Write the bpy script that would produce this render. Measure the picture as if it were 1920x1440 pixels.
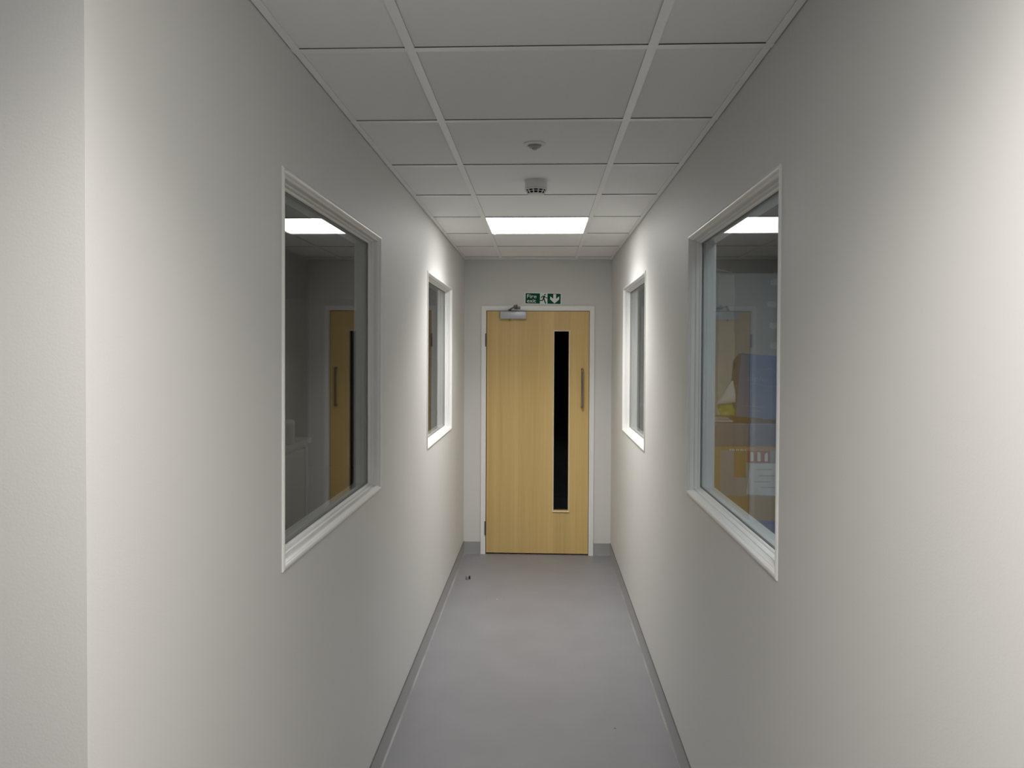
import bpy, bmesh, math, random
from mathutils import Vector, Matrix

random.seed(7)
for o in list(bpy.data.objects):
    bpy.data.objects.remove(o, do_unlink=True)
SC = bpy.context.scene
COL = SC.collection

# ------------------------------------------------------------------ camera
cam_d = bpy.data.cameras.new('camera')
cam = bpy.data.objects.new('camera', cam_d)
COL.objects.link(cam)
F_PX, CX, CY = 1454.37, 952.5, 686.1          # focal length and principal point, 1920 x 1440 frame
YAW, PITCH, ROLL = 0.0436, -0.0169, 0.0045
fw = Vector((-math.sin(YAW) * math.cos(PITCH), math.cos(YAW) * math.cos(PITCH), math.sin(PITCH)))
rt = Vector((math.cos(YAW), math.sin(YAW), 0))
up = rt.cross(fw)
rt2 = rt * math.cos(ROLL) + up * math.sin(ROLL)
up2 = up * math.cos(ROLL) - rt * math.sin(ROLL)
m = Matrix.Identity(4)
for i in range(3):
    m[i][0], m[i][1], m[i][2] = rt2[i], up2[i], -fw[i]
EYE = 1.6412
m[2][3] = EYE
cam.matrix_world = m
cam_d.sensor_fit = 'HORIZONTAL'
cam_d.sensor_width = 36.0
cam_d.lens = F_PX / 1920 * 36.0
cam_d.shift_x = (960 - CX) / 1920
cam_d.shift_y = (CY - 720) / 1920
cam_d.clip_start = 0.02
SC.camera = cam

# ------------------------------------------------------------------ world, exposure
w = bpy.data.worlds.new('world')
SC.world = w
w.use_nodes = True
w.node_tree.nodes['Background'].inputs[0].default_value = (0.5, 0.55, 0.6, 1)
w.node_tree.nodes['Background'].inputs[1].default_value = 0.0
vs = SC.view_settings
vs.view_transform = 'Standard'
vs.look = 'None'
vs.gamma = 1.0
vs.use_curve_mapping = False
vs.exposure = 1.10
PANEL_STRENGTH = 4.2          # diffuser glow of the LED ceiling panels
PANEL_WATTS = 7.0             # light each panel throws down through its prismatic diffuser
PANEL_SPREAD = 132.0          # degrees
STORE_FILL = 19.0          # added cool lamps that brighten the store room

# ------------------------------------------------------------------ helpers
def mat(name, col, rough=0.5, metal=0.0, noise=0.0, scale=20.0, bump=0.0, bscale=200.0, spec=0.5, stretch=None, coat=0.0):
    M = bpy.data.materials.new(name)
    M.use_nodes = True
    N, L = M.node_tree.nodes, M.node_tree.links
    b = N['Principled BSDF']
    b.inputs['Base Color'].default_value = (*col, 1)
    b.inputs['Roughness'].default_value = rough
    b.inputs['Metallic'].default_value = metal
    b.inputs['Specular IOR Level'].default_value = spec
    b.inputs['Coat Weight'].default_value = coat
    tc = N.new('ShaderNodeTexCoord')
    vec = tc.outputs['Object']
    if stretch:
        mp = N.new('ShaderNodeMapping')
        mp.inputs['Scale'].default_value = stretch
        L.new(vec, mp.inputs['Vector'])
        vec = mp.outputs['Vector']
    if noise > 0:
        n = N.new('ShaderNodeTexNoise')
        n.inputs['Scale'].default_value = scale
        n.inputs['Detail'].default_value = 5
        L.new(vec, n.inputs['Vector'])
        r = N.new('ShaderNodeValToRGB')
        r.color_ramp.elements[0].position = 0.3
        r.color_ramp.elements[1].position = 0.7
        r.color_ramp.elements[0].color = (*[c * (1 - noise) for c in col], 1)
        r.color_ramp.elements[1].color = (*[min(1, c * (1 + noise)) for c in col], 1)
        L.new(n.outputs['Fac'], r.inputs['Fac'])
        L.new(r.outputs['Color'], b.inputs['Base Color'])
    if bump > 0:
        n2 = N.new('ShaderNodeTexNoise')
        n2.inputs['Scale'].default_value = bscale
        n2.inputs['Detail'].default_value = 3
        L.new(tc.outputs['Object'], n2.inputs['Vector'])
        bp = N.new('ShaderNodeBump')
        bp.inputs['Strength'].default_value = bump
        bp.inputs['Distance'].default_value = 0.002
        L.new(n2.outputs['Fac'], bp.inputs['Height'])
        L.new(bp.outputs['Normal'], b.inputs['Normal'])
    return M

def emis(name, col, s):
    M = bpy.data.materials.new(name)
    M.use_nodes = True
    b = M.node_tree.nodes['Principled BSDF']
    b.inputs['Base Color'].default_value = (0.8, 0.8, 0.8, 1)
    b.inputs['Emission Color'].default_value = (*col, 1)
    b.inputs['Emission Strength'].default_value = s
    return M

def glass(name, f0=0.04, tint=(0.97, 0.985, 0.98), refl=0.96):
    """Thin clear sheet: Schlick reflection over straight transmission."""
    M = bpy.data.materials.new(name)
    M.use_nodes = True
    N, L = M.node_tree.nodes, M.node_tree.links
    N.remove(N['Principled BSDF'])
    out = N['Material Output']
    lw = N.new('ShaderNodeLayerWeight')
    lw.inputs['Blend'].default_value = 0.5
    p = N.new('ShaderNodeMath'); p.operation = 'POWER'; p.inputs[1].default_value = 5.0
    L.new(lw.outputs['Facing'], p.inputs[0])
    s = N.new('ShaderNodeMath'); s.operation = 'MULTIPLY_ADD'
    s.inputs[1].default_value = 1 - f0
    s.inputs[2].default_value = f0
    L.new(p.outputs[0], s.inputs[0])
    t = N.new('ShaderNodeBsdfTransparent'); t.inputs[0].default_value = (*tint, 1)
    g = N.new('ShaderNodeBsdfGlossy'); g.inputs['Roughness'].default_value = 0.0
    g.inputs['Color'].default_value = (refl, refl, refl, 1)
    mx = N.new('ShaderNodeMixShader')
    L.new(s.outputs[0], mx.inputs[0]); L.new(t.outputs[0], mx.inputs[1]); L.new(g.outputs[0], mx.inputs[2])
    L.new(mx.outputs[0], out.inputs['Surface'])
    return M

def add_box(bm, x0, x1, y0, y1, z0, z1, bevel=0.0):
    vs_ = [bm.verts.new(p) for p in ((x0, y0, z0), (x1, y0, z0), (x1, y1, z0), (x0, y1, z0),
                                     (x0, y0, z1), (x1, y0, z1), (x1, y1, z1), (x0, y1, z1))]
    fs = [bm.faces.new([vs_[i] for i in f]) for f in
          ((3, 2, 1, 0), (4, 5, 6, 7), (0, 1, 5, 4), (1, 2, 6, 5), (2, 3, 7, 6), (3, 0, 4, 7))]
    if bevel > 0:
        es = list({e for f in fs for e in f.edges})
        bmesh.ops.bevel(bm, geom=es, offset=bevel, segments=2, profile=0.5, affect='EDGES')

def add_prism(bm, poly, fn, d0, d1):
    """poly: list of 2-D points, extruded from d0 to d1; fn(a, b, d) -> xyz"""
    A = [bm.verts.new(fn(a, b, d0)) for a, b in poly]
    B = [bm.verts.new(fn(a, b, d1)) for a, b in poly]
    n = len(poly)
    bm.faces.new(A); bm.faces.new(B[::-1])
    for i in range(n):
        bm.faces.new((A[i], B[i], B[(i + 1) % n], A[(i + 1) % n]))

def add_lathe(bm, prof, cx, cy, z0, seg=40):
    """prof: list of (r, dz) from one pole to the other, about a vertical axis"""
    rings = []
    for r, dz in prof:
        if r < 1e-6:
            rings.append([bm.verts.new((cx, cy, z0 + dz))])
        else:
            rings.append([bm.verts.new((cx + r * math.cos(2 * math.pi * k / seg), cy + r * math.sin(2 * math.pi * k / seg), z0 + dz)) for k in range(seg)])
    for a, b in zip(rings, rings[1:]):
        for k in range(seg):
            k2 = (k + 1) % seg
            if len(a) == 1 and len(b) == 1: continue
            if len(a) == 1: bm.faces.new((a[0], b[k], b[k2]))
            elif len(b) == 1: bm.faces.new((a[k], b[0], a[k2]))
            else: bm.faces.new((a[k], b[k], b[k2], a[k2]))

def add_tube(bm, pts, r, seg=12, cap=True):
    pts = [Vector(p) for p in pts]
    rings = []
    ref = None
    for i, p in enumerate(pts):
        d = (pts[min(i + 1, len(pts) - 1)] - pts[max(i - 1, 0)]).normalized()
        if ref is None:
            ref = Vector((0, 0, 1)) if abs(d.z) < 0.9 else Vector((1, 0, 0))
        a = d.cross(ref).normalized()
        b = d.cross(a).normalized()
        ref = a.cross(d).normalized()
        rr = r[i] if isinstance(r, (list, tuple)) else r
        rings.append([bm.verts.new(p + a * rr * math.cos(2 * math.pi * k / seg) + b * rr * math.sin(2 * math.pi * k / seg)) for k in range(seg)])
    for a, b in zip(rings, rings[1:]):
        for k in range(seg):
            bm.faces.new((a[k], a[(k + 1) % seg], b[(k + 1) % seg], b[k]))
    if cap:
        bm.faces.new(rings[0]); bm.faces.new(rings[-1][::-1])

def obj(name, bm, material, parent=None, smooth=False, label=None):
    bmesh.ops.recalc_face_normals(bm, faces=bm.faces[:])
    me = bpy.data.meshes.new(name)
    bm.to_mesh(me); bm.free()
    if smooth:
        for p in me.polygons: p.use_smooth = True
        try: me.set_sharp_from_angle(angle=math.radians(35))
        except Exception: pass
    me.materials.append(material)
    o = bpy.data.objects.new(name, me)
    COL.objects.link(o)
    if parent is not None: o.parent = parent
    if label: o['label'] = label
    return o

def box(name, x0, x1, y0, y1, z0, z1, material, parent=None, bevel=0.0, label=None):
    bm = bmesh.new()
    add_box(bm, x0, x1, y0, y1, z0, z1, bevel)
    return obj(name, bm, material, parent, smooth=bevel > 0, label=label)

def tag(o, label, cat, group=None):
    o['label'] = label; o['category'] = cat
    if group: o['group'] = group
    return o

def empty(name, loc=(0, 0, 0), rot=(0, 0, 0)):
    o = bpy.data.objects.new(name, None)
    o.empty_display_size = 0.05
    COL.objects.link(o)
    o.location = loc; o.rotation_euler = rot
    return o

def struct(o, label=None, cat=None):
    o['kind'] = 'structure'
    if label: o['label'] = label
    if cat: o['category'] = cat
    return o

def text_mesh(name, body, size, material, parent, loc, depth=0.0004, width=None, bold=0.0):
    """Lettering in the local x-z plane facing -y, as a mesh."""
    cu = bpy.data.curves.new(name, 'FONT')
    cu.body = body; cu.size = size; cu.extrude = depth; cu.offset = bold
    cu.resolution_u = 3
    t = bpy.data.objects.new(name, cu)
    COL.objects.link(t)
    bpy.context.view_layer.update()
    dg = bpy.context.evaluated_depsgraph_get()
    me = bpy.data.meshes.new_from_object(t.evaluated_get(dg))
    bpy.data.objects.remove(t)
    me.materials.clear(); me.materials.append(material)
    xs = [v.co.x for v in me.vertices]
    sx = width / (max(xs) - min(xs)) if width else 1.0
    x0 = min(xs)
    for v in me.vertices:
        x, y, z = v.co
        v.co = ((x - x0) * sx, -z, y)
    o = bpy.data.objects.new(name, me)
    COL.objects.link(o)
    o.parent = parent
    o.location = loc
    return o

# ------------------------------------------------------------------ dimensions
XL, XR, YE, HC = -0.6316, 0.5625, 6.296, 2.396
YC = 1.0486                      # left wall starts here, outer corner
WT = 0.10
TL, TR = -0.3316, 0.2684         # main runners
TEE0 = 1.938                     # cross tees at TEE0 + 0.6 k
WZ0, WZ1 = 1.102, 2.092
WIN = {'near': (1.859, 3.016), 'far': (4.247, 5.404)}

# ------------------------------------------------------------------ materials
WALL = mat('wall_paint', (0.740, 0.733, 0.705), 0.55, bump=0.08, bscale=260, spec=0.35)
WHITE = mat('white_gloss_paint', (0.91, 0.905, 0.875), 0.28, spec=0.5)
TILE = mat('mineral_tile', (0.92, 0.917, 0.905), 0.9, bump=0.25, bscale=900, noise=0.015, scale=400, spec=0.2)
BAR = mat('white_grid_steel', (0.96, 0.965, 0.96), 0.30, spec=0.5)
VINYL = mat('grey_vinyl', (0.250, 0.248, 0.262), 0.42, noise=0.05, scale=4, bump=0.05, bscale=500, spec=0.45)
VINYL_S = mat('grey_vinyl_skirting', (0.37, 0.365, 0.365), 0.42, noise=0.03, scale=12, spec=0.45)
CAP = mat('dark_capping', (0.10, 0.10, 0.10), 0.5)
WELD = mat('pale_sealant', (0.285, 0.285, 0.29), 0.4, noise=0.3, scale=2.5)
GLASS = glass('window_glass', 0.04, (0.94, 0.96, 0.955), 0.62)
DGLASS = glass('door_glass', 0.03, (0.75, 0.78, 0.78), 0.4)
RUBBER = mat('black_gasket', (0.02, 0.02, 0.022), 0.6)
GRIDSHADE = mat('grid_gap_shade', (0.07, 0.07, 0.07), 0.6)
ALU = mat('aluminium_spacer', (0.45, 0.46, 0.47), 0.4, 0.8)
STEEL = mat('brushed_steel', (0.33, 0.29, 0.23), 0.2, 1.0)
CHROME = mat('polished_chrome', (0.62, 0.62, 0.61), 0.12, 1.0)
SILVER = mat('silver_painted_case', (0.50, 0.52, 0.55), 0.38, 0.35)
DARKSTEEL = mat('dark_steel', (0.16, 0.155, 0.15), 0.4, 0.8)
PLASTIC = mat('white_plastic', (0.85, 0.85, 0.84), 0.4)
PIRM = mat('frosted_lens', (0.36, 0.36, 0.345), 0.35)
DOORSHADE = mat('brown_door_gap_shade', (0.05, 0.033, 0.02), 0.7)
BLACK = mat('black_void', (0.004, 0.004, 0.004), 0.8)
LED = emis('led_panel', (1.0, 0.985, 0.965), PANEL_STRENGTH)
FILLM = emis('store_fill_lamp', (0.80, 0.92, 1.0), STORE_FILL)
GREENLED = emis('green_indicator', (0.05, 1.0, 0.35), 2.0)
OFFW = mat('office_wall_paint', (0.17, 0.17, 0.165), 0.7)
ROOMW = mat('room_wall_paint', (0.40, 0.40, 0.39), 0.7)
PBOARD = mat('plasterboard', (0.42, 0.44, 0.45), 0.85, noise=0.03, scale=5)
FILLER = mat('joint_filler', (0.62, 0.62, 0.58), 0.85, noise=0.04, scale=8)
CONC = mat('bare_concrete', (0.22, 0.22, 0.22), 0.9, noise=0.1, scale=6)
CARD = mat('brown_cardboard', (0.40, 0.25, 0.10), 0.75, noise=0.07, scale=14)
TAPE = mat('brown_parcel_tape', (0.34, 0.20, 0.06), 0.3)
POLY = mat('grey_polythene', (0.33, 0.35, 0.41), 0.35, noise=0.10, scale=10)
BLUE = mat('blue_board', (0.0, 0.115, 0.31), 0.5, noise=0.05, scale=10)
BLUE_L = mat('pale_blue_board', (0.22, 0.27, 0.36), 0.5, noise=0.05, scale=10)
BLUE_F = mat('slate_blue_board', (0.055, 0.12, 0.25), 0.5, noise=0.08, scale=10)
BLUECRATE = mat('blue_plastic', (0.05, 0.13, 0.40), 0.4)
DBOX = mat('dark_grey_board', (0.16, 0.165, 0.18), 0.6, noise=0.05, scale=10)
LOGO = mat('pale_logo_print', (0.085, 0.20, 0.44), 0.5)
REDP = mat('red_print', (0.36, 0.065, 0.045), 0.45)
WHITEP = mat('white_print', (0.75, 0.75, 0.73), 0.5)
PAPER = mat('white_paper', (0.78, 0.77, 0.78), 0.7)
LILAC = mat('lilac_paper', (0.48, 0.50, 0.66), 0.6)
LIME = mat('lime_plastic', (0.42, 0.45, 0.05), 0.35, noise=0.35, scale=30)
LABELM = mat('label_paper', (0.66, 0.67, 0.66), 0.5, noise=0.08, scale=25)
SIGNW = mat('sign_white', (0.80, 0.87, 0.80), 0.4)
SIGNG = mat('sign_green', (0.0, 0.075, 0.035), 0.6, spec=0.2)
SIGND = mat('sign_dark_green', (0.0, 0.030, 0.016), 0.6, spec=0.2)
SHEET = mat('polythene_sheet', (0.62, 0.70, 0.75), 0.25)
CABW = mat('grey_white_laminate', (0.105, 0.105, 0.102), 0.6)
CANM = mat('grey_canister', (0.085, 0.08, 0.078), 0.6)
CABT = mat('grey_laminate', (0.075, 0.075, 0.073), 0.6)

def wood():
    M = bpy.data.materials.new('maple_laminate'); M.use_nodes = True
    N, L = M.node_tree.nodes, M.node_tree.links
    b = N['Principled BSDF']
    b.inputs['Roughness'].default_value = 0.42
    tc = N.new('ShaderNodeTexCoord')
    # broad vertical bands of planked veneer
    mp = N.new('ShaderNodeMapping'); mp.inputs['Scale'].default_value = (14, 1, 0.12)
    L.new(tc.outputs['Object'], mp.inputs['Vector'])
    n1 = N.new('ShaderNodeTexNoise'); n1.inputs['Scale'].default_value = 1.0; n1.inputs['Detail'].default_value = 2
    L.new(mp.outputs[0], n1.inputs['Vector'])
    mp2 = N.new('ShaderNodeMapping'); mp2.inputs['Scale'].default_value = (130, 1, 1.6)
    L.new(tc.outputs['Object'], mp2.inputs['Vector'])
    n2 = N.new('ShaderNodeTexNoise'); n2.inputs['Scale'].default_value = 1.0; n2.inputs['Detail'].default_value = 5
    n2.inputs['Distortion'].default_value = 0.4
    L.new(mp2.outputs[0], n2.inputs['Vector'])
    mix = N.new('ShaderNodeMix'); mix.data_type = 'FLOAT'; mix.inputs[0].default_value = 0.4
    L.new(n1.outputs['Fac'], mix.inputs[2]); L.new(n2.outputs['Fac'], mix.inputs[3])
    r = N.new('ShaderNodeValToRGB')
    r.color_ramp.elements[0].position = 0.30; r.color_ramp.elements[1].position = 0.70
    r.color_ramp.elements[0].color = (0.635, 0.430, 0.155, 1)
    r.color_ramp.elements[1].color = (0.785, 0.572, 0.248, 1)
    L.new(mix.outputs[0], r.inputs['Fac'])
    # veneer leaves about 0.13 m wide, each a shade apart
    sx = N.new('ShaderNodeSeparateXYZ'); L.new(tc.outputs['Object'], sx.inputs[0])
    dv = N.new('ShaderNodeMath'); dv.operation = 'DIVIDE'; dv.inputs[1].default_value = 0.132; L.new(sx.outputs[0], dv.inputs[0])
    fl = N.new('ShaderNodeMath'); fl.operation = 'FLOOR'; L.new(dv.outputs[0], fl.inputs[0])
    wn = N.new('ShaderNodeTexWhiteNoise'); wn.noise_dimensions = '1D'; L.new(fl.outputs[0], wn.inputs['W'])
    mr = N.new('ShaderNodeMapRange'); mr.inputs[3].default_value = 0.93; mr.inputs[4].default_value = 1.04; L.new(wn.outputs['Value'], mr.inputs[0])
    fr = N.new('ShaderNodeMath'); fr.operation = 'FRACT'; L.new(dv.outputs[0], fr.inputs[0])
    ed = N.new('ShaderNodeMapRange'); ed.inputs[1].default_value = 0.0; ed.inputs[2].default_value = 0.06; ed.inputs[3].default_value = 0.93; ed.inputs[4].default_value = 1.0
    L.new(fr.outputs[0], ed.inputs[0])
    ml = N.new('ShaderNodeMath'); ml.operation = 'MULTIPLY'; L.new(mr.outputs[0], ml.inputs[0]); L.new(ed.outputs[0], ml.inputs[1])
    vm = N.new('ShaderNodeVectorMath'); vm.operation = 'SCALE'; L.new(r.outputs['Color'], vm.inputs[0]); L.new(ml.outputs[0], vm.inputs['Scale'])
    L.new(vm.outputs[0], b.inputs['Base Color'])
    return M
WOOD = wood()
BEADW = mat('maple_bead', (0.88, 0.74, 0.52), 0.3)

# ------------------------------------------------------------------ the shell
def wall_x(name, x0, x1, y0, y1, z1, holes, material):
    """wall slab along y with rectangular holes (ya, yb, za, zb)"""
    bm = bmesh.new()
    ys = sorted({y0, y1} | {h[0] for h in holes} | {h[1] for h in holes})
    for a, b in zip(ys, ys[1:]):
        h = [q for q in holes if q[0] <= a + 1e-6 and q[1] >= b - 1e-6]
        if h:
            add_box(bm, x0, x1, a, b, 0, h[0][2]); add_box(bm, x0, x1, a, b, h[0][3], z1)
        else:
            add_box(bm, x0, x1, a, b, 0, z1)
    bmesh.ops.remove_doubles(bm, verts=bm.verts[:], dist=1e-5)
    return obj(name, bm, material)

INS = 0.0145
holes = [(a + INS, b - INS, WZ0 + INS, WZ1 - INS) for a, b in WIN.values()]
struct(wall_x('wall_left', XL - WT, XL, YC, YE + WT, 2.75, holes, WALL), 'pale grey painted corridor wall on the left, two windows in it', 'wall')
struct(wall_x('wall_right', XR, XR + WT, -9.0, 10.3, 2.75, holes, WALL), 'pale grey painted corridor wall on the right, two windows in it', 'wall')
# end wall with the door opening
bm = bmesh.new()
DX0, DX1, DZ1 = -0.478, 0.4095, 2.008
add_box(bm, XL, DX0, YE, YE + WT, 0, 2.75)
add_box(bm, DX1, XR, YE, YE + WT, 0, 2.75)
add_box(bm, DX0, DX1, YE, YE + WT, DZ1, 2.75)
struct(obj('wall_end', bm, WALL), 'pale grey end wall around the wooden door', 'wall')
struct(box('wall_return', -5.5, XL - WT, YC, YC + WT, 0, 2.75, WALL), 'pale wall return facing the viewer at the left edge', 'wall')
# hall behind the viewer
struct(box('wall_hall_left', -5.6, -5.5, -9.0, YC, 0, 2.75, WALL), 'wall of the hall behind the viewer, left side', 'wall')
struct(box('wall_hall_back', -5.6, XR, -9.1, -9.0, 0, 2.75, DBOX), 'far back wall of the unlit hall behind the viewer', 'wall')
# rooms beyond the windows
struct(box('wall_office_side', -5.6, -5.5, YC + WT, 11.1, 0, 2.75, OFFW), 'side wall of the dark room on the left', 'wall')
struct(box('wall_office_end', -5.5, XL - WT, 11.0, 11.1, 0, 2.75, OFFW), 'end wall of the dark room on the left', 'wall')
struct(box('wall_store_side', 3.6, 3.7, -0.5, 10.4, 0, 3.3, ROOMW), 'side wall of the store room on the right', 'wall')
struct(box('wall_store_back', XR + WT, 3.6, -0.6, -0.5, 0, 3.3, ROOMW), 'near wall of the store room on the right', 'wall')
struct(box('wall_store_rear', XR + WT, 3.6, 11.4, 11.5, 0, 3.3, CONC), 'dark rear wall above the plasterboard partition', 'wall')
struct(box('wall_store_upper', XR, XR + WT, -0.6, 11.5, 2.75, 3.3, CONC), 'upper part of the store room wall beside the corridor', 'wall')
# passage behind the door
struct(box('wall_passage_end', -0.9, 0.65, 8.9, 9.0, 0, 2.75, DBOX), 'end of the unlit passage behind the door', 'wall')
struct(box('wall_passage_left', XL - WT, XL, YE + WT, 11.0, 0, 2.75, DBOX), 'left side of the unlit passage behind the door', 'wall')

# floor
flo = box('floor', -5.6, 3.7, -9.1, 11.5, -0.06, 0.0, VINYL)
struct(flo, 'smooth grey vinyl corridor floor', 'floor')
# coved skirting: profile (distance from wall, height)
def cove_prof():
    p = [(0.0, 0.0985), (0.004, 0.0985), (0.004, 0.006)]
    for k in range(1, 4):
        a = math.pi / 2 * k / 3
        p.append((0.0095 - 0.0055 * math.cos(a), 0.006 - 0.0055 * math.sin(a)))
    p += [(0.011, 0.0004), (0.011, -0.002), (0.0, -0.002)]
    return p
def skirting(name, fn, d0, d1, label, cap=True):
    bm = bmesh.new()
    add_prism(bm, cove_prof(), fn, d0, d1)
    o = obj(name, bm, VINYL_S, smooth=True)
    if cap: bm = bmesh.new(); add_prism(bm, [(0.0, 0.0985), (0.0045, 0.0985), (0.0045, 0.1015), (0.0, 0.1015)], fn, d0, d1)
    if cap: obj('capping_strip', bm, CAP, o, label='thin dark capping strip')
    bm = bmesh.new()
    add_prism(bm, [(0.0050, 0.0), (0.0048, 0.0042), (0.0062, 0.0032), (0.0090, 0.0014), (0.0125, 0.0006), (0.0125, 0.0)], fn, d0, d1)
    obj('sealant_bead', bm, WELD, o, smooth=True, label='pale sealant along the floor edge')
    return struct(o, label, 'skirting')
skirting('baseboard_left', lambda a, b, d: (XL + a, d, b), YC, YE, 'grey coved vinyl skirting along the left wall')
skirting('baseboard_right', lambda a, b, d: (XR - a, d, b), -8.9, YE, 'grey coved vinyl skirting along the right wall')
skirting('baseboard_end_left', lambda a, b, d: (d, YE - a, b), XL + 0.004, -0.4934, 'short grey skirting left of the door frame', False)
skirting('baseboard_end_right', lambda a, b, d: (d, YE - a, b), 0.4247, XR - 0.004, 'short grey skirting right of the door frame', False)
skirting('baseboard_return', lambda a, b, d: (d, YC - a, b), -5.5, XL, 'grey skirting on the wall return')

# ------------------------------------------------------------------ suspended ceiling
ceil = box('ceiling', -5.6, XR + 0.0, -9.0, YE, 2.62, 2.75, CONC)
struct(ceil, 'suspended ceiling of white mineral tiles in a white metal grid', 'ceiling')
struct(box('ceiling_hall', -5.5, XL, -9.0, YC, HC, HC + 0.05, TILE), 'white ceiling of the hall behind the viewer', 'ceiling')
struct(box('ceiling_hall_rear', XL, XR, -9.0, TEE0 - 3.0, HC, HC + 0.05, TILE), 'white ceiling strip behind the viewer', 'ceiling')
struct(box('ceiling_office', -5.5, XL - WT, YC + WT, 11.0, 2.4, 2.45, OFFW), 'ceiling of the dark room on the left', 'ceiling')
struct(box('ceiling_store', XR + WT, 3.6, -0.5, 11.4, 3.2, 3.3, CONC), 'bare ceiling of the store room on the right', 'ceiling')
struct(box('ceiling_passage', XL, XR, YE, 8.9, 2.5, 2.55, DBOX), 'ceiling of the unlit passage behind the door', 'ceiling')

TZ = HC + 0.0032                  # tiles lie above the bar faces, behind a strip coloured dark as gap shade
LIGHT_ROWS = (-3, 4)
ks = list(range(-5, 8))
rows = [(TEE0 + 0.6 * k, TEE0 + 0.6 * (k + 1) if k < 7 else YE) for k in ks]
cols = [(XL, TL), (TL, TR), (TR, XR)]
cache = {}
for k, (ya, yb) in zip(ks, rows):
    for c, (xa, xb) in enumerate(cols):
        if c == 1 and k in LIGHT_ROWS: continue
        key = (c, k == 7)
        if key not in cache:
            bm = bmesh.new()
            wx, wy = (xb - xa) / 2 - 0.0115, (yb - ya) / 2 - 0.0115
            add_box(bm, -wx, wx, -wy, wy, 0, 0.015)
            o = obj('ceiling_tile', bm, TILE, ceil)
            cache[key] = o.data
        else:
            o = bpy.data.objects.new('ceiling_tile', cache[key])
            COL.objects.link(o); o.parent = ceil
        o.location = ((xa + xb) / 2, (ya + yb) / 2, TZ + random.uniform(0, 0.0006))
def tee(name, x0, x1, y0, y1):
    bm = bmesh.new()
    add_box(bm, x0, x1, y0, y1, HC, HC + 0.0010)
    o = obj(name, bm, BAR, ceil)
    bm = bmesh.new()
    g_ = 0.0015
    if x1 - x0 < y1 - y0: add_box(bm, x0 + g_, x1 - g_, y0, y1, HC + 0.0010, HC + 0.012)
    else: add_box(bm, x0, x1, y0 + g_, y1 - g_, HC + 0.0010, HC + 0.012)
    obj('gap_shade_strip', bm, GRIDSHADE, o)  # dark coating stands in for the shade between bar and tile
    return o
BW = 0.012
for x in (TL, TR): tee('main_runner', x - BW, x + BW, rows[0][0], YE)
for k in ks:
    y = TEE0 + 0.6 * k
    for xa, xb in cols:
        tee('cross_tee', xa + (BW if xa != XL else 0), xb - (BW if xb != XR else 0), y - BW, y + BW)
# wall angles: an L with a shadow gap against the wall
box('wall_angle', XL + 0.0028, XL + 0.022, YC, YE, HC - 0.0005, HC + 0.002, BAR, ceil)
box('wall_angle', XR - 0.022, XR - 0.0028, rows[0][0], YE, HC - 0.0005, HC + 0.002, BAR, ceil)
box('wall_angle', XL + 0.022, XR - 0.022, YE - 0.022, YE - 0.0028, HC - 0.0005, HC + 0.002, BAR, ceil)

# ------------------------------------------------------------------ windows
def loft(bm, prof, rect, fn, sides):
    """mitred lengths of a closed profile (u inset, n outward) around rect (s0, s1, t0, t1)"""
    s0, s1, t0, t1 = rect
    ends = {'bottom': (lambda u: (s0 + u, t0 + u), lambda u: (s1 - u, t0 + u)),
            'top': (lambda u: (s0 + u, t1 - u), lambda u: (s1 - u, t1 - u)),
            'start': (lambda u: (s0 + u, t0 + u), lambda u: (s0 + u, t1 - u)),
            'stop': (lambda u: (s1 - u, t0 + u), lambda u: (s1 - u, t1 - u))}
    for sd in sides:
        e0, e1 = ends[sd]
        A = [bm.verts.new(fn(*e0(u), n)) for u, n in prof]
        B = [bm.verts.new(fn(*e1(u), n)) for u, n in prof]
        bm.faces.new(A); bm.faces.new(B[::-1])
        for i in range(len(prof)):
            j = (i + 1) % len(prof)
            bm.faces.new((A[i], B[i], B[j], A[j]))

ARCH = [(0.0, 0.0), (0.0, 0.0022), (0.001, 0.0036), (0.004, 0.0050), (0.008, 0.0055), (0.0112, 0.0045), (0.0134, 0.0022),
        (0.0146, -0.0008), (0.0160, -0.0036), (0.0185, -0.0052), (0.0200, -0.0080), (0.0205, -0.0120), (0.0205, -0.0220), (0.0146, -0.0220)]
BEAD = [(0.0145, -0.0224), (0.0222, -0.0224), (0.0242, -0.0245), (0.0248, -0.0280), (0.0256, -0.0350), (0.0285, -0.0366), (0.0302, -0.0392), (0.0305, -0.0445), (0.0145, -0.0445)]
GASK = [(0.026, -0.0441), (0.0312, -0.0443), (0.0312, -0.0449), (0.026, -0.0449)]
LINE = [(0.0145, -0.0512), (0.0325, -0.0512), (0.0325, -0.0545), (0.0300, -0.0560), (0.0300, -0.0975), (0.0145, -0.0975)]
ARCHB = [(-0.02, -0.1), (-0.02, -0.1035), (0.0, -0.1035), (0.0, -0.1)]
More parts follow.
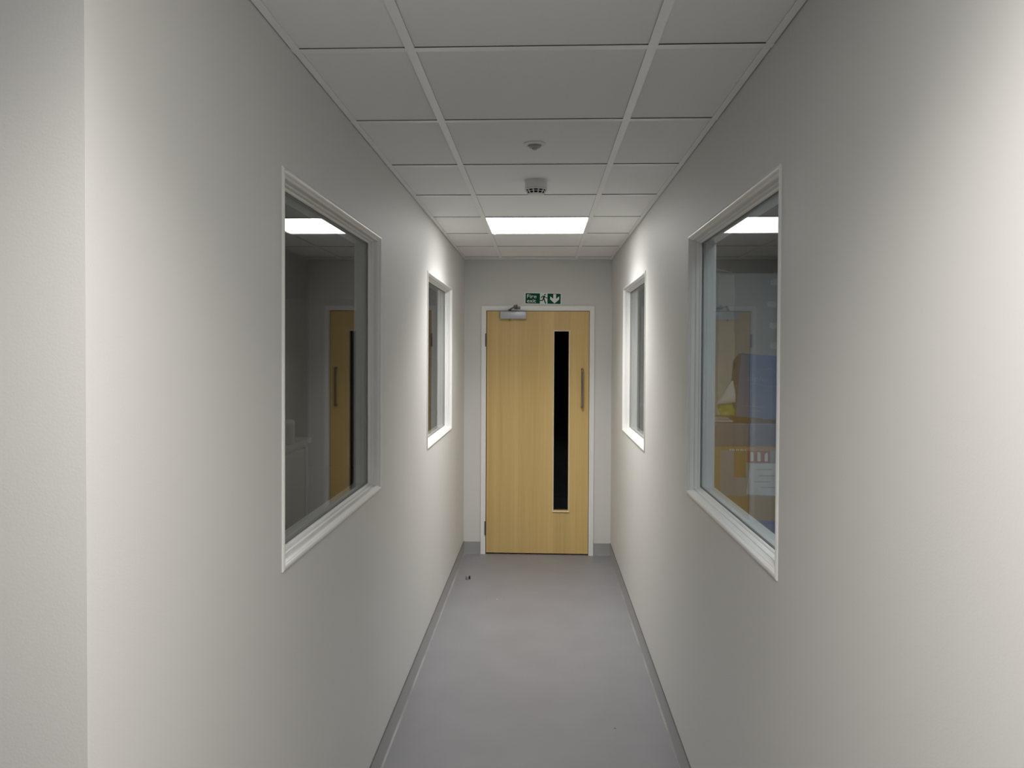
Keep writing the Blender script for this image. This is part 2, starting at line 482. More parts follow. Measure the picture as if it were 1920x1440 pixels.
def window(n, side, which, label):
    a, b = WIN[which]
    if side == 'left': fn = lambda s, t, d: (XL + d, s, t)
    else: fn = lambda s, t, d: (XR - d, s, t)
    root = empty('window_%d' % n, fn((a + b) / 2, WZ0, 0))
    struct(root, label, 'window')
    inv = Matrix.Translation(-root.location)
    g = lambda s, t, d: tuple(Vector(fn(s, t, d)) - root.location)
    rect = (a, b, WZ0, WZ1)
    for nm, prof, m_ in (('architrave', ARCH, WHITE), ('glazing_bead', BEAD, WHITE), ('rubber_gasket', GASK, RUBBER),
                         ('reveal_lining', LINE, WHITE), ('inner_architrave', ARCHB, WHITE)):
        for sd in ('bottom', 'top', 'start', 'stop'):
            bm = bmesh.new()
            loft(bm, prof, rect, g, (sd,))
            obj(nm, bm, m_, root, smooth=True)
    for n0, n1 in ((-0.0450, -0.0510),):
        bm = bmesh.new()
        u = 0.018
        add_prism(bm, [(a + u, WZ0 + u), (b - u, WZ0 + u), (b - u, WZ1 - u), (a + u, WZ1 - u)], g, n0, n1)
        obj('glass_pane', bm, GLASS, root)
    return root
window(1, 'left', 'near', 'white framed window nearest on the left wall, reflecting the wooden door')
window(2, 'left', 'far', 'white framed window on the left wall nearest the door')
window(3, 'right', 'near', 'white framed window nearest on the right wall, boxes behind its glass')
window(4, 'right', 'far', 'white framed window on the right wall nearest the door')

# ------------------------------------------------------------------ door
door = empty('door_1', (-0.033, YE, 0))
struct(door, 'light maple fire door with narrow glass panel in white frame', 'door')
def dfn(a, b, d): return (a + 0.033, d, b)
LX0, LX1, LZ0, LZ1 = -0.4475, 0.3800, 0.011, 1.979
FX0, FX1, FZ1 = -0.4934, 0.4247, 2.0235
# frame: stepped and slightly rounded face, three mitred members
FPROF = [(0.0, 0.0), (0.0, -0.0125), (0.003, -0.0155), (0.030, -0.0155), (0.0315, -0.0120), (0.0405, -0.0110), (0.0405, 0.10), (0.016, 0.10), (0.016, 0.0)]
def frame_member(name, which):
    bm = bmesh.new()
    if which == 'head':
        A = [bm.verts.new(dfn(FX0 + u, FZ1 - u, n)) for u, n in FPROF]; B = [bm.verts.new(dfn(FX1 - u, FZ1 - u, n)) for u, n in FPROF]
    elif which == 'l':
        A = [bm.verts.new(dfn(FX0 + u, 0.0, n)) for u, n in FPROF]; B = [bm.verts.new(dfn(FX0 + u, FZ1 - u, n)) for u, n in FPROF]
    else:
        A = [bm.verts.new(dfn(FX1 - u, 0.0, n)) for u, n in FPROF]; B = [bm.verts.new(dfn(FX1 - u, FZ1 - u, n)) for u, n in FPROF]
    bm.faces.new(A); bm.faces.new(B[::-1])
    for i in range(len(FPROF)):
        j = (i + 1) % len(FPROF)
        bm.faces.new((A[i], B[i], B[j], A[j]))
    return obj(name, bm, WHITE, door)
frame_member('frame_jamb', 'l'); frame_member('frame_jamb', 'r'); frame_member('frame_head', 'head')
# door stop lining behind the leaf
for x0, x1 in ((FX0 + 0.0405, FX0 + 0.055), (FX1 - 0.055, FX1 - 0.0405)):
    box('frame_stop', x0 + 0.033, x1 + 0.033, 0.044, 0.07, 0, FZ1 - 0.0405, WHITE, door)
for x0, x1, z0, z1 in ((FX0 + 0.0400, LX0 - 0.0004, 0, FZ1 - 0.0405), (LX1 + 0.0004, FX1 - 0.0400, 0, FZ1 - 0.0405), (LX0, LX1, LZ1 + 0.0004, FZ1 - 0.0400)):
    box('door_shade_strip', x0 + 0.033, x1 + 0.033, 0.0050, 0.0300, z0, z1, DOORSHADE, door)  # dark brown strips paint the shadow in the gap around the leaf
# leaf with an opening for the vision panel
VX0, VX1, VZ0, VZ1 = 0.0905, 0.2290, 0.3440, 1.8265
GX0, GX1, GZ0, GZ1 = 0.1000, 0.2165, 0.3650, 1.8180
bm = bmesh.new()
f0, f1 = -0.003, 0.041
for x0, x1, z0, z1 in ((LX0, GX0, LZ0, LZ1), (GX1, LX1, LZ0, LZ1), (GX0, GX1, LZ0, GZ0), (GX0, GX1, GZ1, LZ1)):
    add_box(bm, x0 + 0.033, x1 + 0.033, f0, f1, z0, z1)
leaf = obj('door_leaf', bm, WOOD, door)
# bead around the glass
VP = [(0.0, 0.001), (0.0, -0.009), (0.002, -0.0115), (0.0080, -0.0105), (0.0105, 0.006), (0.0105, 0.010), (0.004, 0.010)]
for sd in ('bottom', 'top', 'start', 'stop'):
    bm = bmesh.new()
    loft(bm, [(u, n + f0 + 0.001) for u, n in VP], (VX0, VX1, VZ0 + 0.006, VZ1), dfn, (sd,))
    obj('vision_bead', bm, BEADW, leaf)
bm = bmesh.new()
add_prism(bm, [(GX0 - 0.002, GZ0 - 0.002), (GX1 + 0.002, GZ0 - 0.002), (GX1 + 0.002, GZ1 + 0.002), (GX0 - 0.002, GZ1 + 0.002)], dfn, 0.006, 0.013)
obj('vision_glass', bm, DGLASS, leaf)
# pull handle
bm = bmesh.new()
hx, hz0, hz1, r = 0.3255, 1.2045, 1.5110, 0.0095
pts = [dfn(hx, hz1 - 0.0, f0)]
for k in range(0, 7):
    a = math.pi / 2 * k / 6
    pts.append(dfn(hx, hz1 - 0.018 + 0.018 * math.cos(a), f0 - 0.030 - 0.018 * math.sin(a)))
for k in range(6, -1, -1):
    a = math.pi / 2 * k / 6
    pts.append(dfn(hx, hz0 + 0.018 - 0.018 * math.cos(a), f0 - 0.030 - 0.018 * math.sin(a)))
pts.append(dfn(hx, hz0, f0))
add_tube(bm, pts, r, 14)
obj('pull_handle', bm, STEEL, leaf, smooth=True, label='brushed steel pull handle')
# hinges
for z0, z1 in ((1.691, 1.797), (0.156, 0.268)):
    bm = bmesh.new()
    add_tube(bm, [dfn(LX0 - 0.006, z0, -0.014), dfn(LX0 - 0.006, z1, -0.014)], 0.0068, 12)
    add_box(bm, LX0 + 0.033 - 0.012, LX0 + 0.033 - 0.001, -0.012, -0.0045, z0, z1)
    obj('hinge', bm, DARKSTEEL, door, smooth=True, label='dark steel hinge')
# overhead closer
bm = bmesh.new()
add_box(bm, -0.3370 + 0.033, -0.1290 + 0.033, f0 - 0.052, f0, 1.9145, 1.9760, 0.004)
clo = obj('door_closer', bm, SILVER, leaf, smooth=True, label='silver overhead door closer case')
bm = bmesh.new()
add_tube(bm, [dfn(-0.2613, 1.9150, f0 - 0.026), dfn(-0.2613, 1.9040, f0 - 0.026)], 0.0075, 14)
add_tube(bm, [dfn(-0.2613, 1.9040, f0 - 0.026), dfn(-0.2613, 1.9005, f0 - 0.026)], 0.0055, 14)
obj('closer_spindle', bm, STEEL, leaf, smooth=True)
bm = bmesh.new()
add_tube(bm, [dfn(-0.2613, 1.9755, f0 - 0.028), dfn(-0.2613, 1.9930, f0 - 0.028)], 0.010, 14)
obj('closer_spindle', bm, DARKSTEEL, leaf, smooth=True)
def bar(bm, a, b, wdt, th):
    a, b = Vector(a), Vector(b)
    d = (b - a).normalized()
    s = d.cross(Vector((0, 0, 1))).normalized() * wdt / 2
    u_ = s.cross(d).normalized() * th / 2
    A = [bm.verts.new(a + q) for q in (-s - u_, s - u_, s + u_, -s + u_)]
    B = [bm.verts.new(b + q) for q in (-s - u_, s - u_, s + u_, -s + u_)]
    bm.faces.new(A); bm.faces.new(B[::-1])
    for i in range(4): bm.faces.new((A[i], B[i], B[(i + 1) % 4], A[(i + 1) % 4]))
bm = bmesh.new()
bar(bm, dfn(-0.266, 1.9870, f0 - 0.022), dfn(-0.215, 2.0040, f0 - 0.20), 0.017, 0.006)
obj('closer_arm', bm, DARKSTEEL, leaf)
bm = bmesh.new()
bar(bm, dfn(-0.215, 2.0090, f0 - 0.20), dfn(-0.205, 2.0090, -0.030), 0.014, 0.006)
obj('closer_forearm', bm, DARKSTEEL, leaf)
bm = bmesh.new()
add_tube(bm, [dfn(-0.215, 2.0000, f0 - 0.20), dfn(-0.215, 2.0150, f0 - 0.20)], 0.008, 12)
obj('closer_elbow', bm, DARKSTEEL, leaf, smooth=True)
bm = bmesh.new()
add_box(bm, -0.228 + 0.033, -0.176 + 0.033, -0.022, -0.0150, 1.9940, 2.0160, 0.001)
add_box(bm, -0.216 + 0.033, -0.196 + 0.033, -0.046, -0.0215, 1.9960, 2.0130, 0.001)
add_tube(bm, [dfn(-0.206, 2.0120, -0.034), dfn(-0.206, 2.0300, -0.034)], 0.0075, 12)
obj('closer_bracket', bm, DARKSTEEL, door, smooth=True)

# ------------------------------------------------------------------ ceiling lights
def ceiling_light(y0, label, watts=PANEL_WATTS, col=(1.0, 0.98, 0.955), spread=PANEL_SPREAD):
    cx, cy = (TL + TR) / 2, y0 + 0.3
    root = empty('ceiling_light', (cx, cy, HC))
    tag(root, label, 'ceiling light', 'flush LED panels in the corridor ceiling')
    h0, h1 = 0.2965, 0.286
    for sx0, sx1, sy0, sy1 in ((-h0, h0, -h0, -h1), (-h0, h0, h1, h0), (-h0, -h1, -h1, h1), (h1, h0, -h1, h1)):
        box('panel_frame', sx0, sx1, sy0, sy1, 0.0024, 0.014, WHITE, root)
    box('diffuser', -h1, h1, -h1, h1, 0.0040, 0.010, LED, root, label='glowing white diffuser')
    ld = bpy.data.lights.new('panel_light', 'AREA')
    ld.shape = 'SQUARE'; ld.size = 0.57; ld.energy = watts; ld.color = col
    ld.spread = math.radians(spread)
    lo = bpy.data.objects.new('panel_light', ld)
    COL.objects.link(lo); lo.parent = root; lo.location = (0, 0, 0.0036)
    return root
L1 = ceiling_light(TEE0 + 2.4, 'glowing square LED panel set in the ceiling grid near the door', PANEL_WATTS, (1.0, 0.98, 0.955), 126.0)
ceiling_light(TEE0 - 1.8, 'glowing square LED panel overhead, beside the viewer', PANEL_WATTS * 1.1, (1.0, 0.962, 0.93))
bm = bmesh.new()
add_lathe(bm, [(0, -0.004), (0.005, -0.003), (0.007, 0.0), (0.007, 0.003), (0, 0.003)], -0.272, -0.293 + 0.6 - 0.012, 0.0, 14)
obj('indicator_lamp', bm, GREENLED, L1, smooth=True, label='tiny green emergency indicator')

# smoke detector
root = empty('smoke_detector', (-0.030, 3.4266, TZ))
tag(root, 'white round smoke detector with slotted dome under the ceiling', 'smoke detector')
bm = bmesh.new()
add_lathe(bm, [(0, 0), (0.0485, 0), (0.0495, -0.002), (0.0495, -0.036), (0.0470, -0.0385), (0, -0.0385)], 0, 0, 0)
obj('base', bm, PLASTIC, root, smooth=True)
bm = bmesh.new()
add_lathe(bm, [(0, -0.0385), (0.0440, -0.0385), (0.0330, -0.058), (0, -0.058)], 0, 0, 0)
obj('dark_chamber', bm, BLACK, root, smooth=True)
bm = bmesh.new()
add_lathe(bm, [(0.0450, -0.0385), (0.0500, -0.0385), (0.0500, -0.0430), (0.0465, -0.0440), (0.0450, -0.0430), (0.0450, -0.0385)], 0, 0, 0)
add_lathe(bm, [(0.0405, -0.0495), (0.0435, -0.0490), (0.0430, -0.0518), (0.0400, -0.0515), (0.0405, -0.0495)], 0, 0, 0)
for k in range(12):
    a = 2 * math.pi * (k + 0.5) / 12
    ca, sa = math.cos(a), math.sin(a)
    bar(bm, (0.0475 * ca, 0.0475 * sa, -0.041), (0.034 * ca, 0.034 * sa, -0.061), 0.005, 0.003)
obj('cage', bm, PLASTIC, root, smooth=True)
bm = bmesh.new()
add_lathe(bm, [(0, -0.0580), (0.0350, -0.0580), (0.0355, -0.0610), (0.0300, -0.0650), (0, -0.0660)], 0, 0, 0)
obj('dome_cap', bm, PLASTIC, root, smooth=True)
# motion sensor
root = empty('motion_sensor', (-0.030, 2.8250, TZ))
tag(root, 'flat round white motion sensor flush in a ceiling tile', 'sensor')
bm = bmesh.new()
add_lathe(bm, [(0, 0), (0.0390, 0), (0.0385, -0.003), (0.034, -0.0062), (0.0265, -0.0068), (0.025, -0.004), (0, -0.004)], 0, 0, 0)
obj('flange', bm, PLASTIC, root, smooth=True)
bm = bmesh.new()
add_lathe(bm, [(0, -0.0035), (0.0255, -0.0035), (0.0240, -0.0100), (0.0190, -0.0145), (0.0105, -0.0165), (0.0095, -0.0205), (0.0060, -0.0225), (0, -0.0230)], 0, 0, 0)
obj('lens', bm, PIRM, root, smooth=True, label='greyish faceted lens')

# ------------------------------------------------------------------ fire exit sign
sign = empty('fire_exit_sign', (0.0072, YE, 2.0815), (0, math.radians(1.0), 0))
tag(sign, 'green and white fire exit sign above the door', 'sign')
K = 0.298 / 1310.0
def sp(zx, zy): return ((zx - 935) * K, -(zy - 572) * K)
def sbox(name, zx0, zx1, zy0, zy1, n0, n1, m_, parent=sign):
    a, b = sp(zx0, zy1), sp(zx1, zy0)
    return box(name, a[0], b[0], n1, n0, a[1], b[1], m_, parent)
plate = sbox('sign_plate', 280, 1590, 364, 780, 0.0, -0.003, SIGNW)
sbox('green_field', 312, 822, 392, 752, -0.003, -0.0034, SIGNG)
sbox('green_field', 1092, 1558, 392, 752, -0.003, -0.0034, SIGNG)
text_mesh('lettering', 'Fire', 0.0420, SIGNW, sign, (sp(365, 0)[0], -0.0036, sp(0, 560)[1]), 0.0003, width=335 * K, bold=0.0002)
text_mesh('lettering', 'exit', 0.0420, SIGNW, sign, (sp(365, 0)[0], -0.0036, sp(0, 718)[1]), 0.0003, width=318 * K, bold=0.0002)
bm = bmesh.new()
add_prism(bm, [sp(*p) for p in ((1185, 482), (1295, 575), (1295, 408), (1395, 408), (1395, 575), (1505, 482), (1505, 596), (1345, 738), (1185, 596))], lambda a, b, d: (a, d, b), -0.0034, -0.0039)
obj('arrow', bm, SIGNW, sign, label='white arrow pointing down')
bm = bmesh.new()
lift = [0.0]
def stroke(pts, wd):
    for (x0, y0), (x1, y1) in zip(pts, pts[1:]):
        dx, dy = x1 - x0, y1 - y0
        l = math.hypot(dx, dy); nx, ny = -dy / l * wd / 2, dx / l * wd / 2
        lift[0] += 0.00006
        ex, ey = dx / l * wd * 0.3, dy / l * wd * 0.3
        add_prism(bm, [sp(x0 - ex + nx, y0 - ey + ny), sp(x1 + ex + nx, y1 + ey + ny), sp(x1 + ex - nx, y1 + ey - ny), sp(x0 - ex - nx, y0 - ey - ny)],
                  lambda a, b, d: (a, d, b), -0.003, -0.0036 - lift[0])
add_prism(bm, [sp(1000 + 27 * math.cos(t * math.pi / 8), 432 + 25 * math.sin(t * math.pi / 8)) for t in range(16)], lambda a, b, d: (a, d, b), -0.003, -0.0036)
stroke([(955, 495), (905, 492), (872, 550)], 26)
stroke([(980, 490), (1035, 540), (1098, 548)], 26)
stroke([(968, 485), (952, 590)], 58)
stroke([(940, 580), (918, 640), (828, 642)], 32)
stroke([(962, 580), (992, 650), (1028, 738)], 36)
obj('running_figure', bm, SIGND, sign, label='dark green running figure')

# ------------------------------------------------------------------ floor door stop
root = empty('door_stop', (-0.527, 5.575, 0))
tag(root, 'small steel half-moon door stop fixed to the floor', 'door stop')
bm = bmesh.new()
add_lathe(bm, [(0, 0), (0.020, 0), (0.021, 0.002), (0.021, 0.006), (0, 0.006)], 0, 0, 0, 24)
obj('base_disc', bm, CHROME, root, smooth=True)
bm = bmesh.new()
add_lathe(bm, [(0, 0.006), (0.015, 0.006), (0.015, 0.014), (0.011, 0.022), (0, 0.0255)], -0.003, 0, 0, 24)
obj('dome', bm, CHROME, root, smooth=True)
bm = bmesh.new()
add_box(bm, 0.006, 0.017, -0.013, 0.013, 0.006, 0.023, 0.002)
obj('rubber_buffer', bm, RUBBER, root, smooth=True, label='black rubber buffer')

# a few crumbs on the vinyl
for i, (x, y, r_) in enumerate(((0.3277, 3.384, 0.0045), (-0.2896, 5.127, 0.004))):
    bm = bmesh.new()
    bmesh.ops.create_icosphere(bm, subdivisions=1, radius=r_)
    for v in bm.verts:
        v.co.x *= 1.0 + random.uniform(-0.3, 0.5); v.co.z = max(0, v.co.z * 0.5 + r_ * 0.3)
    o = obj('crumb', bm, DARKSTEEL if i == 0 else LABELM)
    o.location = (x, y, 0.0)
    tag(o, ('tiny dark crumb on the floor towards the right skirting', 'tiny pale crumb on the floor left of centre before the door')[i], 'crumb', 'crumbs on the vinyl floor')

# ------------------------------------------------------------------ store room on the right
# unpainted plasterboard partition with filled joints and screw heads
part = box('wall_plasterboard', XR + WT, 3.6, 10.2, 10.3, 0, 2.68, PBOARD)
struct(part, 'grey unpainted plasterboard partition with filler patches, behind the right window', 'wall')
def blob(cx, cz, rx, rz, name, wob=0.18, n=14):
    bm = bmesh.new()
    poly = []
    for t in range(n):
        a = 2 * math.pi * t / n
        q = 1 + random.uniform(-wob, wob)
        ca, sa = math.cos(a), math.sin(a)
        poly.append((cx + rx * q * math.copysign(abs(ca) ** 0.7, ca), cz + rz * q * math.copysign(abs(sa) ** 0.7, sa)))
    add_prism(bm, poly, lambda a, b, d: (a, d, b), 10.2005, 10.1985)
    return obj(name, bm, FILLER, part)
for zz in (2.575, 2.285, 2.0, 1.74, 1.44, 1.14, 0.84):
    for xx in (1.19, 1.79, 2.99, 3.56 - 0.05):
        blob(xx + random.uniform(-.02, .02), zz + random.uniform(-.012, .012), 0.055, 0.042, 'filler_patch')
for xx in (1.19 + 0.001, 2.39, ):
    bm = bmesh.new()
    if xx < 2: continue
    Lp, Rp = [], []
    for k in range(24):
        z = 2.665 - k * 2.66 / 23
        Lp.append((xx - 0.100 + random.uniform(-.008, .008), z)); Rp.append((xx + 0.100 + random.uniform(-.010, .010) + (0.02 if k in (7, 8, 9) else 0), z))
    add_prism(bm, Lp + Rp[::-1], lambda a, b, d: (a, d, b), 10.2006, 10.1980)
    obj('joint_tape', bm, FILLER, part, label='pale filled joint strip')
box('top_track', XR + WT, 3.6, 10.19, 10.31, 2.674, 2.686, ALU, part, label='bright metal edge track')
# sheet of polythene hanging over the partition
bm = bmesh.new()
G = []
for i in range(11):
    row = []
    for j in range(5):
        x = 1.75 + i * 0.07
        z = 2.695 + 0.075 * math.sin(math.pi * i / 10) ** 0.7 * (1 - abs(j - 2) / 3) + random.uniform(0, .006)
        row.append(bm.verts.new((x, 10.16 + j * 0.04, z)))
    G.append(row)
for i in range(10):
    for j in range(4):
        bm.faces.new((G[i][j], G[i + 1][j], G[i + 1][j + 1], G[i][j + 1]))
o = obj('polythene_sheet', bm, SHEET, smooth=True)
sm = o.modifiers.new('thick', 'SOLIDIFY'); sm.thickness = 0.004
tag(o, 'crumpled pale polythene lying along the top of the plasterboard partition', 'sheet')

def carton(name, x0, x1, y0, y1, z0, z1, m_, label, cat='box', group='boxes stacked in the store room', bevel=0.004, rot=0.0):
    cx, cy = (x0 + x1) / 2, (y0 + y1) / 2
    root = empty(name, (cx, cy, z0), (0, 0, rot))
    tag(root, label, cat, group)
    hx_, hy_ = (x1 - x0) / 2, (y1 - y0) / 2
    bm = bmesh.new(); add_box(bm, -hx_, hx_, -hy_, hy_, 0, z1 - z0, bevel)
    obj('body', bm, m_, root, smooth=True)
    return root, hx_, hy_, z1 - z0

# lowest to highest
c0, hx0, hy0, hh0 = carton('cardboard_carton', 0.72, 1.32, 3.42, 3.98, 0.0, 0.42, CARD, 'plain brown cardboard carton at the bottom of the stack on the right')
box('tape_strip', -0.03, 0.03, -hy0 - 0.0008, -hy0 + 0.001, hh0 - 0.08, hh0 - 0.004, TAPE, c0)
c1, hx1, hy1, hh1 = carton('cardboard_carton', 0.70, 1.34, 3.40, 3.96, 0.42, 0.85, CARD, 'brown cardboard carton under the taped parcel in the right window')
box('tape_strip', -0.03, 0.03, -hy1 - 0.0008, -hy1 + 0.001, hh1 - 0.08, hh1 - 0.004, TAPE, c1)
# the taped parcel in view
c2, hx2, hy2, hh2 = carton('taped_parcel', 0.725, 1.30, 3.40, 3.94, 0.85, 1.236, CARD, 'brown cardboard parcel with grey wrap, red print and white label behind the right window', bevel=0.008)
cx2 = (0.725 + 1.30) / 2
def on_front(name, x0, x1, z0, z1, m_, root=c2, cx=cx2, hy=hy2, zb=0.85, t=0.0008, lay=0, label=None):
    return box(name, x0 - cx, x1 - cx, -hy - t * (1 + lay), -hy + 0.0005, z0 - zb, z1 - zb, m_, root, label=label)
on_front('polythene_wrap', 0.776, 1.27, 1.024, 1.222, POLY, label='grey polythene wrap')
on_front('tape_strip', 0.836, 0.886, 1.105, 1.232, TAPE, lay=1)
for i, wd in enumerate((0.007, 0.010, 0.004, 0.008, 0.006, 0.009, 0.005, 0.007)):
    x = 0.816 + i * 0.0092
    on_front('print_mark', x, x + wd * 0.8, 1.2215, 1.2285, WHITEP, lay=2)
on_front('red_print', 0.889, 0.990, 1.170, 1.2215, REDP, lay=2, label='red printed band')
for x in (0.905, 0.935, 0.966):
    bm = bmesh.new()
    add_prism(bm, [(x - cx2, 0.326), (x + 0.014 - cx2, 0.326), (x + 0.0135 - cx2, 0.358), (x + 0.009 - cx2, 0.366), (x - cx2, 0.366 if x < 0.95 else 0.354)], lambda a, b, d: (a, d, b), -hy2 - 0.0030, -hy2 - 0.0005)
    obj('print_mark', bm, WHITEP, c2)
bm = bmesh.new()
add_prism(bm, [(0.889 - cx2, 0.182), (1.26 - cx2, 0.168), (1.26 - cx2, 0.318), (0.905 - cx2, 0.316)], lambda a, b, d: (a, d, b), -hy2 - 0.0028, -hy2 - 0.0005)
obj('address_label', bm, LABELM, c2, label='crumpled white address label')
for z, x0, x1 in ((1.140, 0.925, 1.00), (1.112, 0.94, 1.02), (1.086, 0.92, 0.99), (1.062, 0.95, 1.03)):
    on_front('print_mark', x0, x1, z, z + 0.0018, CABW, lay=3)
# dark / blue carton on it
c3, hx3, hy3, hh3 = carton('flat_carton', 0.74, 1.36, 3.44, 3.90, 1.236, 1.336, BLUE_F, 'flat blue-grey carton lying on the taped parcel', bevel=0.003)
box('lid_edge', -hx3 - 0.002, hx3 + 0.002, -hy3 - 0.002, hy3 + 0.002, hh3 - 0.003, hh3, BLUE_L, c3, label='pale lid edge')
# the tall blue box with the logo, leaning a little to the right
tilt = math.radians(4.2)
bb = empty('blue_box', (0.866, 3.50, 1.3612), (0, tilt, 0))
tag(bb, 'tall blue box printed alpha standing behind the right window', 'box', 'boxes stacked in the store room')
bm = bmesh.new()
Wb, Hb, Db = 0.33, 0.283, 0.135
# gable-shaped side: top corner cut off at the back
add_prism(bm, [(0.0, 0.0), (Db, 0.0), (Db, Hb - 0.035), (Db - 0.085, Hb), (0.0, Hb)], lambda a, b, d: (d, a, b), 0.0, Wb)
bmesh.ops.bevel(bm, geom=bm.edges[:], offset=0.002, segments=1, affect='EDGES')
obj('body', bm, BLUE, bb)
bm = bmesh.new()
add_prism(bm, [(0.098 + 0.014 * math.cos(t * math.pi / 6), 0.225 + 0.019 * math.sin(t * math.pi / 6)) for t in range(12)], lambda a, b, d: (d, a, b), -0.0006, 0.0005)
obj('finger_hole', bm, BLACK, bb, label='dark round finger hole')
text_mesh('lettering', 'alpha', 0.036, LOGO, bb, (0.036, -0.0008, 0.164), 0.0003, width=0.093)
bm = bmesh.new()
def arc(cx, cz, rx, rz, a0, a1, wd, n=22):
    P_, Q_ = [], []
    for k in range(n + 1):
        a = math.radians(a0 + (a1 - a0) * k / n)
        s_ = math.sin(math.pi * k / n) * 0.7 + 0.3
        P_.append((cx + (rx + wd * s_) * math.cos(a), cz + (rz + wd * s_) * math.sin(a)))
        Q_.append((cx + rx * math.cos(a), cz + rz * math.sin(a)))
    for k in range(n):
        add_prism(bm, [P_[k], P_[k + 1], Q_[k + 1], Q_[k]], lambda a, b, d: (a, d, b), -0.0009, 0.0002)
arc(0.123, 0.184, 0.052, 0.038, 150, -20, 0.004)
arc(0.133, 0.184, 0.058, 0.038, 235, 325, 0.003)
obj('logo_swoosh', bm, LOGO, bb, label='pale elliptical swoosh')
for z, x0, x1, hgt in ((0.150, 0.052, 0.096, 0.004), (0.050, 0.040, 0.120, 0.004), (0.030, 0.050, 0.110, 0.003)):
    box('print_mark', x0, x1, -0.0008, 0.0002, z, z + hgt, LOGO, bb)
# folded papers and a lime packet left of it
def crumple(name, pts, nx, thick, m_, label, cat, amp=0.004, tri=0.0):
    bm = bmesh.new()
    G = []
    (ax, ay, az), (bx_, by_, bz), (cx_, cy_, cz) = pts
    for i in range(nx + 1):
        row = []
        for j in range(nx + 1):
            u, v = i / nx, j / nx
            u = u * (1 - tri * v)
            row.append(bm.verts.new((ax + (bx_ - ax) * u + (cx_ - ax) * v + random.uniform(-amp, amp),
                                     ay + (by_ - ay) * u + (cy_ - ay) * v + random.uniform(-amp, amp) - 0.012 * math.sin(math.pi * u) * math.sin(math.pi * v),
                                     az + (bz - az) * u + (cz - az) * v + random.uniform(-amp, amp) * 0.5)))
        G.append(row)
    for i in range(nx):
        for j in range(nx):
            bm.faces.new((G[i][j], G[i + 1][j], G[i + 1][j + 1], G[i][j + 1]))
    o = obj(name, bm, m_, smooth=True)
    s_ = o.modifiers.new('thick', 'SOLIDIFY'); s_.thickness = thick
    return tag(o, label, cat)
crumple('paper_sheet', ((0.778, 3.500, 1.4150), (0.864, 3.500, 1.4250), (0.856, 3.535, 1.5180)), 5, 0.0015, PAPER, 'white creased paper propped beside the tall blue box', 'paper', 0.0012, 0.92)
crumple('lime_packet', ((0.795, 3.490, 1.3625), (0.860, 3.490, 1.3625), (0.790, 3.540, 1.4120)), 5, 0.012, LIME, 'lime green packet under the white creased paper', 'packet', 0.003)
for i, (x0, x1, y0, z0, t_, lb) in enumerate(((0.745, 0.850, 3.485, 1.3370, 0.012, 'lowest lilac paper bundle on the flat carton'),
                                        (0.748, 0.836, 3.495, 1.3492, 0.010, 'upper lilac paper bundle below the lime packet'))):
    bm = bmesh.new()
    n = 8
    T_, B_ = [], []
    for k in range(n + 1):
        u = k / n
        x = x0 + (x1 - x0) * u
        wv = 0.003 * math.sin(u * 7 + i * 2)
        T_.append((x, z0 + t_ + wv * (1 - u) - 0.004 * u)); B_.append((x, z0))
    add_prism(bm, B_ + T_[::-1], lambda a, b, d: (a, d, b), y0, y0 + 0.065)
    tag(obj('paper_bundle', bm, LILAC), lb, 'papers', 'lilac papers beside the blue box')
# blue crate low in front
cr = empty('blue_crate', (1.13, 3.20, 0.50))
tag(cr, 'low blue plastic crate in front of the parcels, bottom corner of right window', 'crate')
bm = bmesh.new()
for x0, x1, y0, y1 in ((-0.22, 0.22, -0.16, -0.152), (-0.22, 0.22, 0.152, 0.16), (-0.22, -0.212, -0.152, 0.152), (0.212, 0.22, -0.152, 0.152)):
    add_box(bm, x0, x1, y0, y1, 0, 0.415)
add_box(bm, -0.212, 0.212, -0.152, 0.152, 0, 0.008)
obj('crate_body', bm, BLUECRATE, cr)
bm = bmesh.new()
for x0, x1, y0, y1 in ((-0.23, 0.23, -0.17, -0.152), (-0.23, 0.23, 0.152, 0.17), (-0.23, -0.212, -0.152, 0.152), (0.212, 0.23, -0.152, 0.152)):
    add_box(bm, x0, x1, y0, y1, 0.416, 0.425)
obj('crate_rim', bm, BLUECRATE, cr)
carton('cardboard_carton', 0.90, 1.36, 3.02, 3.38, 0.0, 0.50, CARD, 'brown carton on the floor carrying the blue crate')
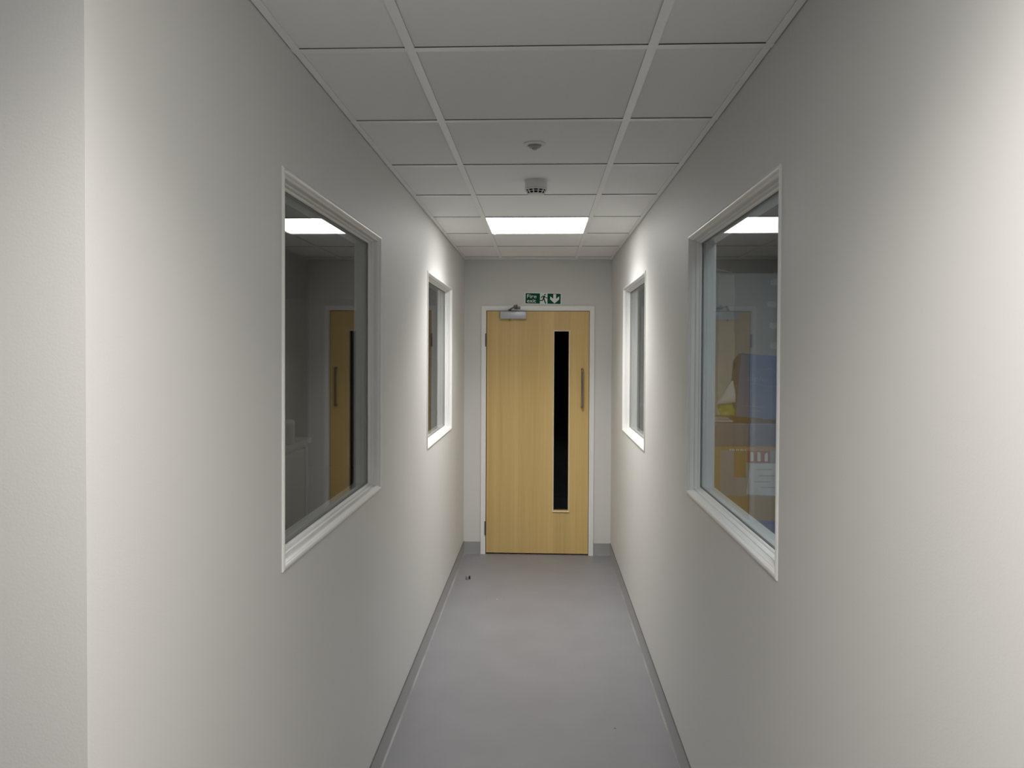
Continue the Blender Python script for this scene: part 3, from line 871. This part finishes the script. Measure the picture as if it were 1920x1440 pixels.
# pale blue cartons by the far window
carton('blue_carton', 0.69, 1.15, 5.75, 6.25, 0.0, 0.62, BLUE_L, 'lower blue-grey carton stacked by the right window next to the door')
carton('blue_carton', 0.69, 1.13, 5.77, 6.23, 0.62, 1.25, BLUE_L, 'upper blue-grey carton stacked by the right window next to the door')
# cool lamps added overhead, out of view, to light the store room
for yy, lb in ((1.0, 'added cool fill lamp at the near end of the store room'), (7.4, 'added cool fill lamp before the plasterboard partition')):
    r_ = empty('store_fill_lamp', (1.32, yy, 3.14))
    tag(r_, lb, 'ceiling light', 'added store room fill lamps')
    box('fill_lamp_case', -0.62, 0.62, -0.12, 0.12, 0.01, 0.06, PLASTIC, r_)
    box('fill_lamp_diffuser', -0.6, 0.6, -0.10, 0.10, 0.0, 0.012, FILLM, r_)

# ------------------------------------------------------------------ dark room on the left
cb = empty('low_cabinet', (-1.72, 4.30, 0))
tag(cb, 'dark grey low cabinet with slightly paler worktop in the dark room on the left', 'cabinet')
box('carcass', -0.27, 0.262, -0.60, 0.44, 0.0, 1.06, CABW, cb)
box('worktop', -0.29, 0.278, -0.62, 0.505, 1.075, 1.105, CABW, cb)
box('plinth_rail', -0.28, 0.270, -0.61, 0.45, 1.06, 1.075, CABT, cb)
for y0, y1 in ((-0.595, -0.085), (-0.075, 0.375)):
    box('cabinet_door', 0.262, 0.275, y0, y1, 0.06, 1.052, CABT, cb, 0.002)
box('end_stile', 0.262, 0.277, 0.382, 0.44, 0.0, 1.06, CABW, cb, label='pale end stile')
ct = empty('round_canister', (-1.50, 4.44, 1.105))
tag(ct, 'grey rounded canister on the low cabinet in the dark room', 'canister')
bm = bmesh.new()
add_lathe(bm, [(0, 0), (0.062, 0), (0.066, 0.004), (0.066, 0.108)], 0, 0, 0, 32)
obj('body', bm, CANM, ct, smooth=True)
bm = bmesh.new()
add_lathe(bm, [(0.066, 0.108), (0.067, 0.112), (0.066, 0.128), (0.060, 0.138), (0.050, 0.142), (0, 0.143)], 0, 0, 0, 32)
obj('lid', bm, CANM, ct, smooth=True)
